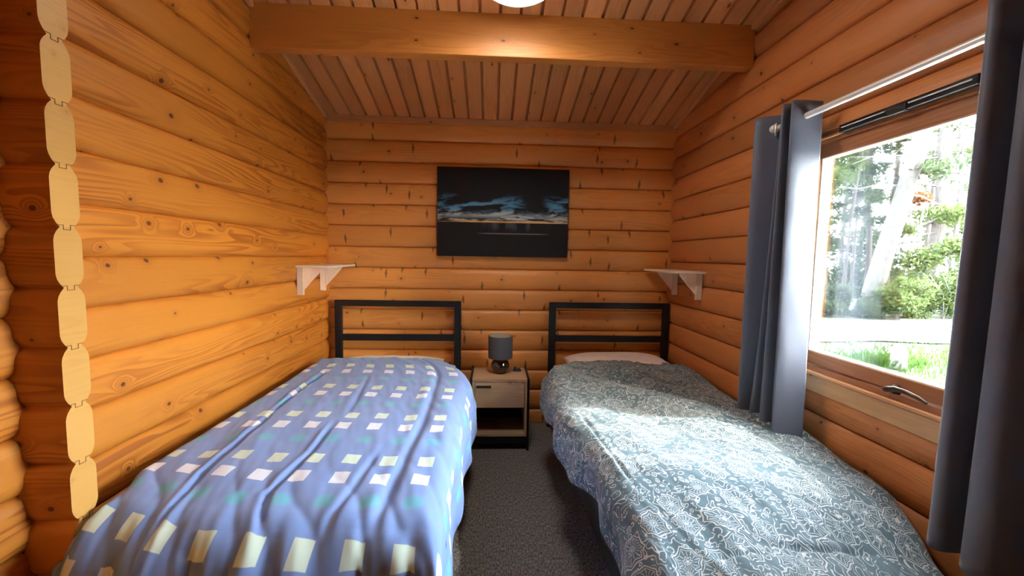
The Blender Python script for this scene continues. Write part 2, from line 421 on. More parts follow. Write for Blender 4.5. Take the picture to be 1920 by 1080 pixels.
M_PATH = plain('pale_gravel', (.42, .41, .40), .95, 0, .18, 18, .4)
M_POST = plain('weathered_stump', (0.15, 0.14, 0.13), .9, 0, .2, 12, .4)

# ------------------------------------------------------------------ room dimensions (metres, camera stands over the origin)
XL, XR, YB, YR = -1.243, 1.396, 3.16, -1.9
LP = .16                                     # log height
ZS = CZ - .022                               # a seam height of the side walls
ZSB = ZS + .08                               # and of the back wall, half a log higher
NOTCH = .016
def ceil_z(y):
    return 2.345 + .262*(YB-y) if y > -.3 else 2.345 + .262*(YB+.3) - .262*(-.3-y)

def log_prof(n=12, rd=.5, nd=None, groove=0):
    out = []
    for i in range(n+1):
        t = i/n*2-1
        # flat face with rounded shoulders
        s = abs(t)
        d = (nd or NOTCH)*max(0, (s-rd)/(1-rd))**2.2
        out.append((i/n, d))
    if groove:
        e = out[0][1]
        out = [(0, e+groove), (.012, e+groove*.5), (.022, e)]+out[1:-1]+[(.978, e), (.988, e+groove*.5), (1, e+groove)]
    return out
def log_wall(mb, org, udir, nrm, L0, L1, z0, z1, seam, wid, topfn=None, seg=.5):
    """a strip of log wall; z0..z1 may cut logs"""
    org = Vector(org); ud = Vector(udir); nv = Vector(nrm)
    k0 = floor((z0-seam)/LP+1e-6); k1 = math.ceil((z1-seam)/LP-1e-6)
    ns = max(1, int((L1-L0)/seg)) if topfn else 1
    us = [L0+(L1-L0)*i/ns for i in range(ns+1)]
    for k in range(k0, k1):
        rs = random.Random(k*31+wid)
        uo = rs.random()*30; board = (k+20)+wid*64
        zs = []
        for (f, d) in (log_prof(14, .1, .022, .014) if wid in (2, 3) else log_prof(12, .5, None, .007)):
            z = seam+(k+f)*LP
            zs.append((min(max(z, z0), z1), d))
        P = []; UV = []
        for u in us:
            row = []; ur = []
            for z, d in zs:
                zz = z
                if topfn is not None: zz = min(z, topfn(u)+.015)
                row.append(org + ud*u - nv*d + Vector((0, 0, zz)))
                ur.append((u+uo, board + .02 + (z-(seam+k*LP))*1.0))
            P.append(row); UV.append(ur)
        mb.grid(P, UV, True)

# left wall
mb = MB(); log_wall(mb, (XL, 0, 0), (0, 1, 0), (1, 0, 0), YR, YB+.02, 0, 3.3, ZS, 1, ceil_z)
mb.build('wall_left', M_WL, kind='structure')
# back wall
mb = MB(); log_wall(mb, (0, YB, 0), (1, 0, 0), (0, -1, 0), XL-.02, XR+.02, 0, ceil_z(YB)+.02, ZSB, 2)
mb.build('wall_back', M_WB, kind='structure')
# right wall with the window opening
WY0, WY1, WZ0, WZ1 = .93, 1.82, CZ-.482, CZ+.545
mb = MB()
log_wall(mb, (XR, 0, 0), (0, 1, 0), (-1, 0, 0), YR, WY0, 0, 3.3, ZS, 3, ceil_z)
log_wall(mb, (XR, 0, 0), (0, 1, 0), (-1, 0, 0), WY1, YB+.02, 0, 3.3, ZS, 3, ceil_z)
log_wall(mb, (XR, 0, 0), (0, 1, 0), (-1, 0, 0), WY0, WY1, 0, WZ0, ZS, 3, ceil_z)
log_wall(mb, (XR, 0, 0), (0, 1, 0), (-1, 0, 0), WY0, WY1, WZ1, 3.3, ZS, 3, ceil_z)
mb.build('wall_right', M_WR, kind='structure')
# rear wall, behind the camera
mb = MB(); log_wall(mb, (0, YR, 0), (1, 0, 0), (0, 1, 0), XL-.02, XR+.02, 0, ceil_z(YR)+.02, ZSB, 5)
mb.build('wall_rear', M_WB, kind='structure')
# stub of the crossing log wall, its sawn end facing the beds
XE, YN, YF = -1.125, 1.105, 1.178
mb = MB()
k = -9
logs = []
while ZSB+k*LP < ceil_z(YN)+.1:
    z0 = ZSB+k*LP; k += 1
    if z0+LP < 0: continue
    pr = log_prof(14); rs = random.Random(k); uo = rs.random()*20; bd = 700+k
    fn = [(YN+d*1.15, z0+f*LP) for f, d in pr]; ff = [(YF-d*1.15, z0+f*LP) for f, d in pr]
    for side, pts in ((0, fn), (1, ff)):
        P = [[(XL-.02, y, max(z, 0)) for y, z in pts], [(XE, y, max(z, 0)) for y, z in pts]]
        UV = [[(uo, bd+.02+(z-z0)) for y, z in pts], [(uo+.14, bd+.02+(z-z0)) for y, z in pts]]
        mb.grid(P, UV, True, 0)
    for i in range(len(pr)-1):
        a, b, c, d = fn[i], ff[i], ff[i+1], fn[i+1]
        mb.face([(XE, p[0], max(p[1], 0)) for p in (a, b, c, d)], [(uo+p[0]*1.0, bd+.02+(p[1]-z0)) for p in (a, b, c, d)], False, 1)
    # tongue and groove outline on the sawn end
    if z0 > .1:
        for (ya, yb, za, zb) in ((.012, .026, .004, .006), (.026, .028, -.008, .006), (.028, .044, -.008, -.006), (.044, .046, -.008, .006), (.046, .060, .004, .006)):
            mb.box((XE-.001, YN+ya, z0+za), (XE+.0008, YN+yb, z0+zb), 'y', mi=2)
mb.build('wall_left_stub', [M_WL, M_END, M_GROOVE], kind='structure')

# floor
mb = MB(); mb.face([(XL-.1, YR-.1, 0), (XR+.1, YR-.1, 0), (XR+.1, YB+.1, 0), (XL-.1, YB+.1, 0)], [(0, 0), (1, 0), (1, 1), (0, 1)])
mb.build('floor', M_CARPET, kind='structure')

# ceiling: boards running down the slope, V grooves between
def ceiling(name, ya, yb):
    mb = MB(); pw = .1075; x = XL-.02; k = 0
    while x < XR+.02:
        x1 = min(x+pw, XR+.03); rs = random.Random(k*7+int(yb*10)); uo = rs.random()*30
        L = sqrt((yb-ya)**2+(ceil_z(yb)-ceil_z(ya))**2)
        prof = [(x, .022), (x+.003, .022), (x+.009, .0), (x1-.009, 0), (x1-.003, .022), (x1, .022)]
        for a, b in zip(prof, prof[1:]):
            mb.face([(a[0], ya, ceil_z(ya)+a[1]), (b[0], ya, ceil_z(ya)+b[1]), (b[0], yb, ceil_z(yb)+b[1]), (a[0], yb, ceil_z(yb)+a[1])],
                    [(uo, 300+k+.02+a[0]-x), (uo, 300+k+.02+b[0]-x), (uo+L, 300+k+.02+b[0]-x), (uo+L, 300+k+.02+a[0]-x)], False)
        x = x1; k += 1
    return mb.build(name, M_CEIL, kind='structure')
ceiling('ceiling', YB+.01, -.3)
ceiling('ceiling_rear', -.3, YR-.01)
# roof deck over the boards keeps the sky out
mb = MB(); t_ = .05
for ya, yb in ((YR-.25, -.3), (-.3, YB+.5)):
    mb.face([(XL-.3, ya, ceil_z(ya)+t_), (XR+.45, ya, ceil_z(ya)+t_), (XR+.45, yb, ceil_z(yb)+t_), (XL-.3, yb, ceil_z(yb)+t_)], [(0, 0)]*4)
mb.build('roof_deck', M_DARKIN, kind='structure')
# outer skins of the walls
mb = MB()
def oquad(x0, y0, x1, y1, z0, z1): mb.face([(x0, y0, z0), (x1, y1, z0), (x1, y1, z1), (x0, y0, z1)], [(0, 500.1), (1, 500.1), (1, 500.9), (0, 500.9)])
oquad(XL-.09, YR-.1, XL-.09, YB+.1, -.1, 3.4); oquad(XL-.1, YB+.1, XR+.1, YB+.1, -.1, 2.5); oquad(XL-.1, YR-.1, XR+.1, YR-.1, -.1, 3.2)
for (a, b, c, d) in ((YR-.1, WY0, -.1, 3.4), (WY1, YB+.1, -.1, 3.4), (WY0, WY1, -.1, WZ0), (WY0, WY1, WZ1, 3.4)): oquad(XR+.095, a, XR+.095, b, c, d)
mb.build('wall_outer_skin', M_BARKG, kind='structure')

# trims
def sloped_strip(name, x0, x1, ya, yb, drop, mat):
    mb = MB(); rs = random.random()*9
    c = []
    for y in (ya, yb):
        z = ceil_z(y); c.append([(x0, y, z+.004), (x1, y, z+.004), (x1, y, z-drop), (x0, y, z-drop)])
    for i in range(4):
        j = (i+1) % 4
        mb.face([c[0][i], c[0][j], c[1][j], c[1][i]], [(rs, 410.1+i), (rs, 410.13+i), (rs+3, 410.13+i), (rs+3, 410.1+i)])
    mb.face(c[0], [(0, 0)]*4); mb.face(c[1], [(0, 0)]*4)
    return mb.build(name, mat, bevel=.003, kind='structure')
mb = MB(); mb.box((XL, YB-.022, ceil_z(YB)-.036), (XR, YB+.004, ceil_z(YB)+.006), 'x'); mb.build('trim_1', M_TRIM, bevel=.004, kind='structure')
sloped_strip('trim_2', XL-.006, XL+.022, YB-.02, -.3, .024, M_TRIM)
sloped_strip('trim_3', XR-.022, XR+.006, YB-.02, -.3, .024, M_TRIM)

# beam across the alcove
BY0, BY1, BZ0 = 2.222, 2.292, CZ+1.045
mb = MB(); mb.box((XL-.005, BY0, BZ0), (XR+.005, BY1, ceil_z(BY1)+.02), 'x', 3.0)
mb.build('ceiling_beam', M_BEAM, bevel=.004, kind='structure')

# ------------------------------------------------------------------ window_1
def bar(mb, y0, y1, z0, z1, x0, x1, g): mb.box((x0, y0, z0), (x1, y1, z1), g)
win = empty('window_1', (XR, (WY0+WY1)/2, WZ0), kind='structure')
def wchild(mb, name, mats, bevel=.003, **k):
    inv = Matrix.Translation(-Vector(win.location))
    mb.v = [tuple(inv @ Vector(p)) for p in mb.v]
    return mb.build(name, mats, win, bevel, **k)
fx0, fx1 = XR+.004, XR+.085                     # outer frame
mb = MB(); fw = .030
bar(mb, WY0-.001, WY1+.001, WZ0-.001, WZ0+fw, fx0, fx1, 'y'); bar(mb, WY0-.001, WY1+.001, WZ1-fw-.012, WZ1+.001, fx0, fx1, 'y')
bar(mb, WY0-.001, WY0+fw, WZ0+fw, WZ1-fw-.012, fx0, fx1, 'z'); bar(mb, WY1-fw, WY1+.001, WZ0+fw, WZ1-fw-.012, fx0, fx1, 'z')
wchild(mb, 'window_frame', M_WIN)
mb = MB(); sw = .052; a0, a1, b0, b1 = WY0+fw+.004, WY1-fw-.004, WZ0+fw+.004, WZ1-fw-.016
sx0, sx1 = XR+.018, XR+.070
bar(mb, a0, a1, b0, b0+sw, sx0, sx1, 'y'); bar(mb, a0, a1, b1-sw, b1, sx0, sx1, 'y')
bar(mb, a0, a0+sw, b0+sw, b1-sw, sx0, sx1, 'z'); bar(mb, a1-sw, a1, b0+sw, b1-sw, sx0, sx1, 'z')
wchild(mb, 'window_sash', M_WIN)
mb = MB(); s = sw-.001; t_ = .006
bar(mb, a0+s, a1-s, b0+s, b0+s+t_, XR+.026, XR+.05, 'y'); bar(mb, a0+s, a1-s, b1-s-t_, b1-s, XR+.026, XR+.05, 'y')
bar(mb, a0+s, a0+s+t_, b0+s, b1-s, XR+.026, XR+.05, 'z'); bar(mb, a1-s-t_, a1-s, b0+s, b1-s, XR+.026, XR+.05, 'z')
wchild(mb, 'glazing_seal', M_SEAL, .001)
mb = MB(); mb.box((XR+.036, a0+s, b0+s), (XR+.042, a1-s, b1-s), 'y'); wchild(mb, 'glass_pane', M_GLASS, 0)
# pale lipping strips and the flat board under the frame
mb = MB(); bar(mb, WY0-.03, WY1+.03, WZ0-.006, WZ0+.008, XR-.012, XR+.012, 'y'); wchild(mb, 'sill_lip', M_TRIM, .003)
mb = MB(); bar(mb, WY0-.03, WY1+.03, WZ0-.078, WZ0-.006, XR-.006, XR+.010, 'y'); wchild(mb, 'apron_board', M_SILL, .003)
mb = MB(); bar(mb, WY0-.03, WY1+.03, WZ1-.03, WZ1-.020, XR-.006, XR+.010, 'y'); wchild(mb, 'head_lip', M_TRIM, .002)
# trickle vent at the head
mb = MB(); zc = CZ+.530
bar(mb, 1.135, 1.605, zc-.016, zc+.015, XR-.020, XR+.008, 'y'); vent = wchild(mb, 'trickle_vent', M_BLKP, .004)
mb = MB(); mb.box((XR-.026, 1.335, zc-.021), (XR-.004, 1.405, zc+.011), 'y')
wchild(mb, 'vent_slider', M_BLKP, .004)
mb = MB(); mb.tube([(XR-.0215, 1.15, zc+.002), (XR-.0215, 1.33, zc+.002)], .0028, 8); mb.tube([(XR-.0215, 1.41, zc+.002), (XR-.0215, 1.59, zc+.002)], .0028, 8)
wchild(mb, 'vent_trim', M_STEEL, 0)
# bronze lever handle on the lower sash rail
hz = CZ-.440
mb = MB()
mb.lathe([(0, 0), (.017, 0), (.020, -.004), (.018, -.012), (.010, -.018), (.008, -.030), (0, -.031)], (sx0, 1.318, hz), 24, 'x')
wchild(mb, 'handle_rose', M_BRONZE, 0)
mb = MB()
hp = [(sx0-.026, 1.335, hz-.004), (sx0-.034, 1.318, hz+.003), (sx0-.037, 1.290, hz+.012), (sx0-.036, 1.255, hz+.013), (sx0-.032, 1.220, hz+.006), (sx0-.028, 1.196, hz-.004)]
mb.tube(hp, [.009, .011, .009, .0075, .0065, .005], 12)
wchild(mb, 'window_handle', M_BRONZE, 0)

# ------------------------------------------------------------------ beds
def make_bed(x0, x1, yf, label):
    root = empty('bed_frame', ((x0+x1)/2, 3.11, 0), label=label, cat='bed', group='black metal single beds')
    ox, oy = (x0+x1)/2, 3.11
    def part(mb, name, bev=.003):
        mb.v = [(p[0]-ox, p[1]-oy, p[2]) for p in mb.v]
        return mb.build(name, M_BLACK, root, bev)
    T = .052; zt = CZ-.345
    for xa in (x0, x1-T):
        mb = MB(); mb.box((xa, 3.085, 0), (xa+T, 3.085+.03, zt-.0), 'z'); part(mb, 'headboard_post')
    mb = MB(); mb.box((x0+T, 3.085, zt-.046), (x1-T, 3.115, zt), 'x'); part(mb, 'top_rail')
    mb = MB(); mb.box((x0+T, 3.087, CZ-.653), (x1-T, 3.113, CZ-.603), 'x'); part(mb, 'middle_rail')
    mb = MB(); mb.box((x0+T, 3.087, .24), (x1-T, 3.113, .30), 'x'); part(mb, 'lower_rail')
    for xa in (x0+.001, x1-.021):
        mb = MB(); mb.box((xa, yf+.04, .17), (xa+.020, 3.085, .40), 'y'); part(mb, 'side_rail')
    mb = MB(); mb.box((x0+.04, yf+.04, .20), (x1-.04, yf+.07, .31), 'x'); part(mb, 'foot_rail')
    for xa in (x0+.005, x1-.05):
        mb = MB(); mb.box((xa, yf+.035, 0), (xa+.045, yf+.08, .20), 'z'); part(mb, 'leg')
    for i in range(12):
        yy = yf+.13+i*(3.0-yf-.1)/12
        mb = MB(); mb.box((x0+.04, yy, .298), (x1-.04, yy+.06, .312), 'x'); part(mb, 'slat', .002)
    return root
def rounded_block(name, lo, hi, mat, r=.05, n=7, top=0.0, label=None, cat=None, group=None, parent=None):
    """soft box with rounded edges; top = extra dome height"""
    bm = bmesh.new(); bmesh.ops.create_cube(bm, size=1)
    bmesh.ops.subdivide_edges(bm, edges=bm.edges, cuts=15, use_grid_fill=True)
    c = [(a+b)/2 for a, b in zip(lo, hi)]; h = [(b-a)/2 for a, b in zip(lo, hi)]
    for v in bm.verts:
        q = [v.co[i]*2 for i in range(3)]
        # p-norm shaping near the border
        p = [q[i]*h[i] for i in range(3)]
        inn = [max(-(h[i]-r), min(h[i]-r, p[i])) for i in range(3)]
        d = Vector([p[i]-inn[i] for i in range(3)])
        if d.length > 1e-6:
            m = max(abs(x) for x in d); d = d.normalized()*m
        p = [inn[i]+d[i] for i in range(3)]
        if q[2] > 0 and top:
            p[2] += top*(1-q[0]**2)*(1-q[1]**2)
        v.co = Vector(p)
    uvl = bm.loops.layers.uv.new('UVMap')
    for f in bm.faces:
        f.smooth = True
        for l in f.loops: l[uvl].uv = (l.vert.co.x+l.vert.co.z*.3, l.vert.co.y+l.vert.co.z*.7)
    me = bpy.data.meshes.new(name); bm.to_mesh(me); bm.free(); me.materials.append(mat)
    o = bpy.data.objects.new(name, me); link(o, parent); o.location = c
    return tag(o, label=label, cat=cat, group=group)

bedL = make_bed(-1.176, -.231, 1.09, 'black metal single bed frame under the blue squared duvet, along the left wall')
bedR = make_bed(.444, 1.388, 1.09, 'black metal single bed frame under the paisley duvet, beneath the window')
rounded_block('mattress', (-1.152, 1.10, .314), (-.255, 3.075, .515), M_SHEET, .04, label='mattress in a cream fitted sheet on the left bed, under the blue duvet', cat='mattress')
rounded_block('mattress', (.468, 1.13, .314), (1.352, 3.075, .515), M_SHEET, .04, label='mattress in a cream fitted sheet on the right bed, under the paisley duvet', cat='mattress')
def pillow(x0, x1, y0, y1, z0, z1, label):
    n = 36; bm = bmesh.new(); bmesh.ops.create_grid(bm, x_segments=n, y_segments=n, size=1)
    cx, cy = (x0+x1)/2, (y0+y1)/2; hx, hy = (x1-x0)/2, (y1-y0)/2
    tops = []
    vs = [v.co.copy() for v in bm.verts]
    def pos(q, s):
        e = (max(0, 1-abs(q.x)**3.2)*max(0, 1-abs(q.y)**2.6))**.55
        pin = 1-.05*(1-abs(q.x)**2)*(abs(q.y)**6)-.0
        w = .006*mn.noise(Vector((q.x*3, q.y*3, s*4)))
        zz = (z0+z1)/2*0
        hh = (z1-z0)
        base = z0+hh*.35
        return (q.x*hx*(1-.04*(1-abs(q.y)**2)*abs(q.x)**6), q.y*hy*pin, (base + (hh*.65*e if s > 0 else -hh*.35*e) + w*e)-z0)
    P = {}
    mb = MB()
    for s in (1, -1):
        G = []; UV = []
        for i in range(n+1):
            row = []; ur = []
            for j in range(n+1):
                q = Vector((i/n*2-1, j/n*2-1, 0)); row.append(pos(q, s)); ur.append((q.x*hx, q.y*hy))
            G.append(row); UV.append(ur)
        mb.grid(G, UV, True)
    bm.free()
    o = mb.build('pillow', M_SHEET, None, merge=True, label=label, cat='pillow')
    o.location = (cx, cy, z0)
    return o
pillow(-1.10, -.345, 2.66, 3.07, .515, .597, 'cream pillow at the head of the left bed, half under the blue duvet')
pillow(.545, 1.30, 2.62, 3.06, .515, .640, 'cream pillow at the head of the right bed, half under the paisley duvet')

def drape(d, r, sl=.06):
    """arc length d past the start of the bend -> (outward, down)"""
    if d <= 0: return 0.0, 0.0
    q = r*pi/2
    if d < q: a = d/r; return r*sin(a), r*(1-cos(a))
    return r + (d-q)*sl, r + (d-q)*(1-sl*.3)
def seg_dist(p, a, b):
    ax, ay = a; bx, by = b; dx, dy = bx-ax, by-ay
    t = max(0, min(1, ((p[0]-ax)*dx+(p[1]-ay)*dy)/(dx*dx+dy*dy)))
    qx, qy = ax+t*dx, ay+t*dy
    s = (p[0]-ax)*dy-(p[1]-ay)*dx
    return sqrt((p[0]-qx)**2+(p[1]-qy)**2), (1 if s > 0 else -1)
def duvet(name, mat, xl, xr, yf, yh, zt, side_l, side_r, foot, rl, rr, rf, shape, creases, label, step=.0075, thick=.028, wr=1.0, skew=0.0, flare=(.125, .125)):
    na = int((side_l+(xr-xl)+side_r)/step); nb = int((foot+(yh-yf))/step)
    G = []; UV = []
    for i in range(na+1):
        a = xl-side_l + (xr-xl+side_l+side_r)*i/na
        row = []; ur = []
        for j in range(nb+1):
            b = yf-foot + (yh-yf+foot)*j/nb
            ol, dl = drape(xl-a, rl); orr, dr = drape(a-xr, rr); of, df = drape(yf-b, rf, .30)
            ds = max(dl, dr)
            x = min(max(a, xl), xr) - ol + orr
            y = max(b, yf) - of
            dd = (ds**2.6+df**2.6)**(1/2.6)
            z = zt-dd
            if dl > 0 and df > 0: x -= flare[0]*min(dl, df); y -= flare[0]*min(dl, df)
            if dr > 0 and df > 0: x += flare[1]*min(dr, df); y -= flare[1]*min(dr, df)
            dz, dx, dy = shape(a, b, ds, df)
            z += dz; x += dx; y += dy
            # ruled creases: sharp valleys with a soft shoulder
            for (pl, dep, wid) in creases:
                best = 9; sg = 1
                for p, q in zip(pl, pl[1:]):
                    d, s_ = seg_dist((a, b), p, q)
                    if d < best: best, sg = d, s_
                end = min(1, sqrt((a-pl[0][0])**2+(b-pl[0][1])**2)/.12, sqrt((a-pl[-1][0])**2+(b-pl[-1][1])**2)/.12)
                wv = wid*.55
                z += end*(-dep*exp(-(best/wv)**2) + dep*.40*exp(-((best-wid*1.3)/(wid*.8))**2)*(1 if sg > 0 else .4))
            n = mn.noise(Vector((a*5.5+b*1.4, b*1.7, 3)))*.010 + mn.noise(Vector((a*15+b*4, b*4.2, 8)))*.006 + mn.noise(Vector((a*34+b*10, b*9-a*4, 1)))*.0032
            n *= wr
            if ds > .02 or df > .02:
                x += (orr > 0)*n*1.2 - (ol > 0)*n*1.2; y -= (df > 0)*n*1.4
            z += n*(1 if dd < .12 else .3)
            row.append((x, y, z)); ur.append((a, b+skew*(a+.61)))
        G.append(row); UV.append(ur)
    mb = MB(); mb.grid(G, UV, True)
    o = mb.build(name, mat, None, label=label, cat='duvet')
    md = o.modifiers.new('thick', 'SOLIDIFY'); md.thickness = thick; md.offset = -1 if False else 1
    # solidify towards the bed whichever way the normals point
    me = o.data; nz = sum(p.normal.z for p in me.polygons)
    md.offset = -1 if nz > 0 else 1
    return o

ZTL = CZ-.722
def shape_left(a, b, ds, df):
    z = 0; x = 0; y = 0
    # rises over the pillow, sags towards the sides
    if b > 2.35: z += .012*min(1, (b-2.35)/.3); x -= (a+1.15)*.20*((b-2.35)/.42)**2
    x += .06*min(1, max(0, (1.30-b)/.2))*max(0, (-.80-a)/.35)
    z += .010*sin((a+1.2)/1.05*pi)*min(1, max(0, (b-1.1)/.3))
    if b < 1.6: y += .07*max(0, (-.75-a)/.37)*min(1, (1.6-b)/.4)
    # hanging foot gathers into folds
    if df > .015:
        k = min(1, (df-.015)/.10)
        ph = a*38 + 9*mn.noise(Vector((a*3.1, 2, 0))) + (b-.9)*5
        y -= k*(.030*abs(sin(ph*.5))**.6 + .010*sin(ph*.31+1) + .006*abs(sin(ph*1.4))**.6); x += k*.006*cos(ph)
    if ds > .02 and a > -.6:
        k = min(1, (ds-.02)/.12)
        x += k*.010*sin(b*17+2*mn.noise(Vector((b*3, 1, 1)))) + k*.016*sin(b*3.1+.6)
    # soft radiating folds towards the foot
    if b < 1.55 and ds < .1:
        k = min(1, (1.55-b)/.5)
        q_ = (a+(b-1.1)*.55)*26+mn.noise(Vector((a*5, b*2, 4)))*2.5
        z += k*(.010*abs(sin(q_))**.6-.006)
    return z, x, y
duvet('duvet', M_DUVB, -1.125, -.20, 1.12, 2.76, ZTL, .09, .34, .44, .055, .085, .13, shape_left,
      [([(-1.0, 2.50), (-1.0, 2.15), (-.98, 1.83)], .016, .016), ([(-.98, 1.84), (-.95, 1.55), (-.93, 1.25), (-.90, 1.02)], .012, .014),
       ([(-.66, 1.72), (-.64, 1.45), (-.66, 1.2), (-.60, 1.02)], .012, .014), ([(-.72, 2.4), (-.66, 2.0), (-.63, 1.75)], .006, .02),
       ([(-.33, 2.80), (-.31, 2.3), (-.29, 1.75), (-.30, 1.25), (-.31, 1.0)], .010, .028), ([(-.40, 1.5), (-.42, 1.2), (-.44, 1.0)], .007, .018)],
      'pale blue duvet with cream squares and turquoise dots spread over the left bed', wr=.8, skew=.07, flare=(0, .125))

ZTR = CZ-.735
def shape_right(a, b, ds, df):
    z = 0; x = 0; y = 0
    hx = (a-.3)/1.0
    if b > 2.30: z += .030*min(1, (b-2.30)/.30); x += (1.35-a)*.20*(max(0, b-2.30)/.42)**2
    # plump hills and a diagonal hollow below the head end
    t = (b-2.35)+(a-.75)*.75
    z += -.035*exp(-(t/.10)**2)*min(1, max(0, (a-.45)/.3)) + .038*exp(-((t+.22)/.16)**2) 
    z += .020*exp(-((a-1.0)/.2)**2-((b-1.5)/.4)**2) + .028*exp(-((a-.7)/.28)**2-((b-1.25)/.35)**2)
    z -= .022*min(1, max(0, (a-1.0)/.3)) + .15*max(0, (a-.55)/.75)**1.5*min(1, max(0, (1.32-b)/.5))**1.3
    z += -.016*exp(-(((b-.98)-(a-.8)*.12)/.05)**2)*(a > .4)
    # the window side pulls in towards the foot
    if b < 1.25: x -= max(0, (a-.7)/.6)*.16*min(1, (1.25-b)/.5)
    if a < .6: x += .065*min(1, max(0, (2.0-b)/.5))*min(1, max(0, (.6-a)/.25))
    if ds > .015 and a < .6:
        k = min(1, (ds-.015)/.12)
        x -= k*(.022*sin(b*8.3+1.5*mn.noise(Vector((b*2.4, 0, 7))))+.012*sin(b*21)) - k*.01
        z += k*.020*sin(b*9.5+1)
    if df > .02: y -= .02*sin(a*30)*min(1, df/.1)
    return z, x, y
duvet('duvet', M_DUVP, .395, 1.315, .93, 2.72, ZTR, .235, .11, .40, .095, .07, .16, shape_right,
      [([(.33, 1.62), (.45, 1.55), (.60, 1.50)], .008, .012), ([(.32, 1.45), (.43, 1.40), (.52, 1.38)], .010, .013), ([(.31, 1.55), (.40, 1.50), (.50, 1.47)], .008, .010),
       ([(.70, .98), (.95, .99), (1.15, 1.02)], .012, .014), ([(.42, 1.9), (.40, 1.5), (.42, 1.2)], .008, .016), ([(.85, 1.12), (1.05, 1.10), (1.2, 1.13)], .009, .012),
       ([(.5, .93), (.7, .95), (.8, 1.0)], .012, .014)],
      'grey teal paisley duvet spread over the right bed by the window', wr=1.1, thick=.032)

# ------------------------------------------------------------------ nightstand
NX0, NX1, NY0, NY1, NT_ = -.14, .266, 2.70, 3.00, CZ-.833
ns = empty('nightstand', ((NX0+NX1)/2, (NY0+NY1)/2, 0), label='small rustic oak nightstand with black side frames between the two beds', cat='nightstand')
def nchild(mb, name, mats, bev=.0015, parent=None, **k):
    mb.v = [(p[0]-(NX0+NX1)/2, p[1]-(NY0+NY1)/2, p[2]) for p in mb.v]
    return mb.build(name, mats, parent or ns, bev, **k)
ix0, ix1 = NX0+.016, NX1-.016; zb = .098
mb = MB(); mb.box((ix0, NY0, NT_-.018), (ix1, NY1, NT_), 'x'); nchild(mb, 'top_panel', M_NS)
for xa in (ix0, ix1-.016):
    mb = MB(); mb.box((xa, NY0+.001, zb), (xa+.016, NY1, NT_-.018), 'z'); nchild(mb, 'side_panel', M_NS)
mb = MB(); mb.box((ix0+.016, NY0+.002, zb), (ix1-.016, NY1-.01, zb+.018), 'x'); nchild(mb, 'bottom_shelf', M_NS)
mb = MB(); mb.box((ix0+.016, NY1-.012, zb+.018), (ix1-.016, NY1-.002, NT_-.018), 'x'); nchild(mb, 'back_panel', M_DARKIN)
zd = NT_-.195
mb = MB(); mb.box((ix0+.016, NY0+.03, zd-.012), (ix1-.016, NY1-.012, zd-.002), 'x'); nchild(mb, 'drawer_support', M_DARKIN)
mb = MB(); mb.box((ix0+.019, NY0-.002, zd), (ix1-.019, NY0+.016, NT_-.022), 'x')
drw = nchild(mb, 'drawer', M_NS, .002)
mb = MB(); mb.box((ix0+.028, NY0-.020, NT_-.052), (ix0+.128, NY0-.002, NT_-.040), 'x'); nchild(mb, 'drawer_handle', M_BLACK, .002, drw)
for xa in (NX0, NX1-.016):
    mb = MB(); t_ = .016
    mb.box((xa, NY0-.004, 0), (xa+t_, NY0+.012, NT_+.004), 'z'); mb.box((xa, NY1-.002, 0), (xa+t_, NY1+.014, NT_+.012), 'z')
    mb.box((xa, NY0+.012, .0), (xa+t_, NY1-.002, .014), 'y'); mb.box((xa, NY0+.012, NT_-.008), (xa+t_, NY1-.002, NT_+.006), 'y')
    nchild(mb, 'side_frame', M_BLACK, .001)
mb = MB(); mb.box((NX0+.016, NY0+.006, zb-.050), (NX1-.016, NY0+.018, zb), 'x'); nchild(mb, 'cross_bar', M_BLACK)
mb = MB(); mb.box((NX0+.016, NY1-.012, zb-.050), (NX1-.016, NY1, zb), 'x'); nchild(mb, 'cross_bar', M_BLACK)

# lamp
lx, ly = .067, 2.865
lamp = empty('table_lamp', (lx, ly, NT_), label='small table lamp with a grey drum shade and round chrome base on the nightstand', cat='lamp')
mb = MB()
mb.lathe([(0, 0), (.036, 0), (.046, .008), (.058, .026), (.066, .048), (.066, .066), (.058, .086), (.044, .104), (.028, .114), (.016, .118), (.011, .124), (.009, .150), (0, .150)], n=48)
mb.build('lamp_base', M_CHROME, lamp)
mb = MB(); mb.lathe([(.079, .112), (.086, .112), (.0865, .115), (.0875, .268), (.0865, .270), (.083, .270)], n=56)
mb.lathe([(.083, .270), (.0825, .2), (.0805, .112)], n=56, mi=1)
mb.build('lamp_shade', [M_SHADE, M_SHADEIN], lamp)
mb = MB()
for a in (0, 2*pi/3, 4*pi/3): mb.tube([(.0085*cos(a), .0085*sin(a), .148), (.0825*cos(a), .0825*sin(a), .150)], .0016, 6)
mb.build('shade_ring', M_STEEL, lamp)
mb = MB(); mb.lathe([(0, .215), (.014, .211), (.021, .195), (.018, .175), (.010, .160), (.010, .150)], n=24); mb.build('light_bulb', M_WHITEP, lamp)
# small black gadget
gd = empty('gadget', (.190, 2.905, NT_+.0005), .15, label='small black gadget lying at the back right of the nightstand top', cat='gadget')
mb = MB(); mb.box((-.030, -.014, 0), (.030, .014, .016), 'x'); mb.build('gadget_body', M_BLKP, gd, .006)
mb = MB(); mb.lathe([(0, .034), (.009, .033), (.012, .027), (.012, .016)], (-.012, 0, 0), 20); mb.build('knob', M_BLKP, gd)
mb = MB(); mb.lathe([(0, .026), (.008, .025), (.009, .016)], (.016, 0, 0), 20); mb.build('knob', M_BLKP, gd)

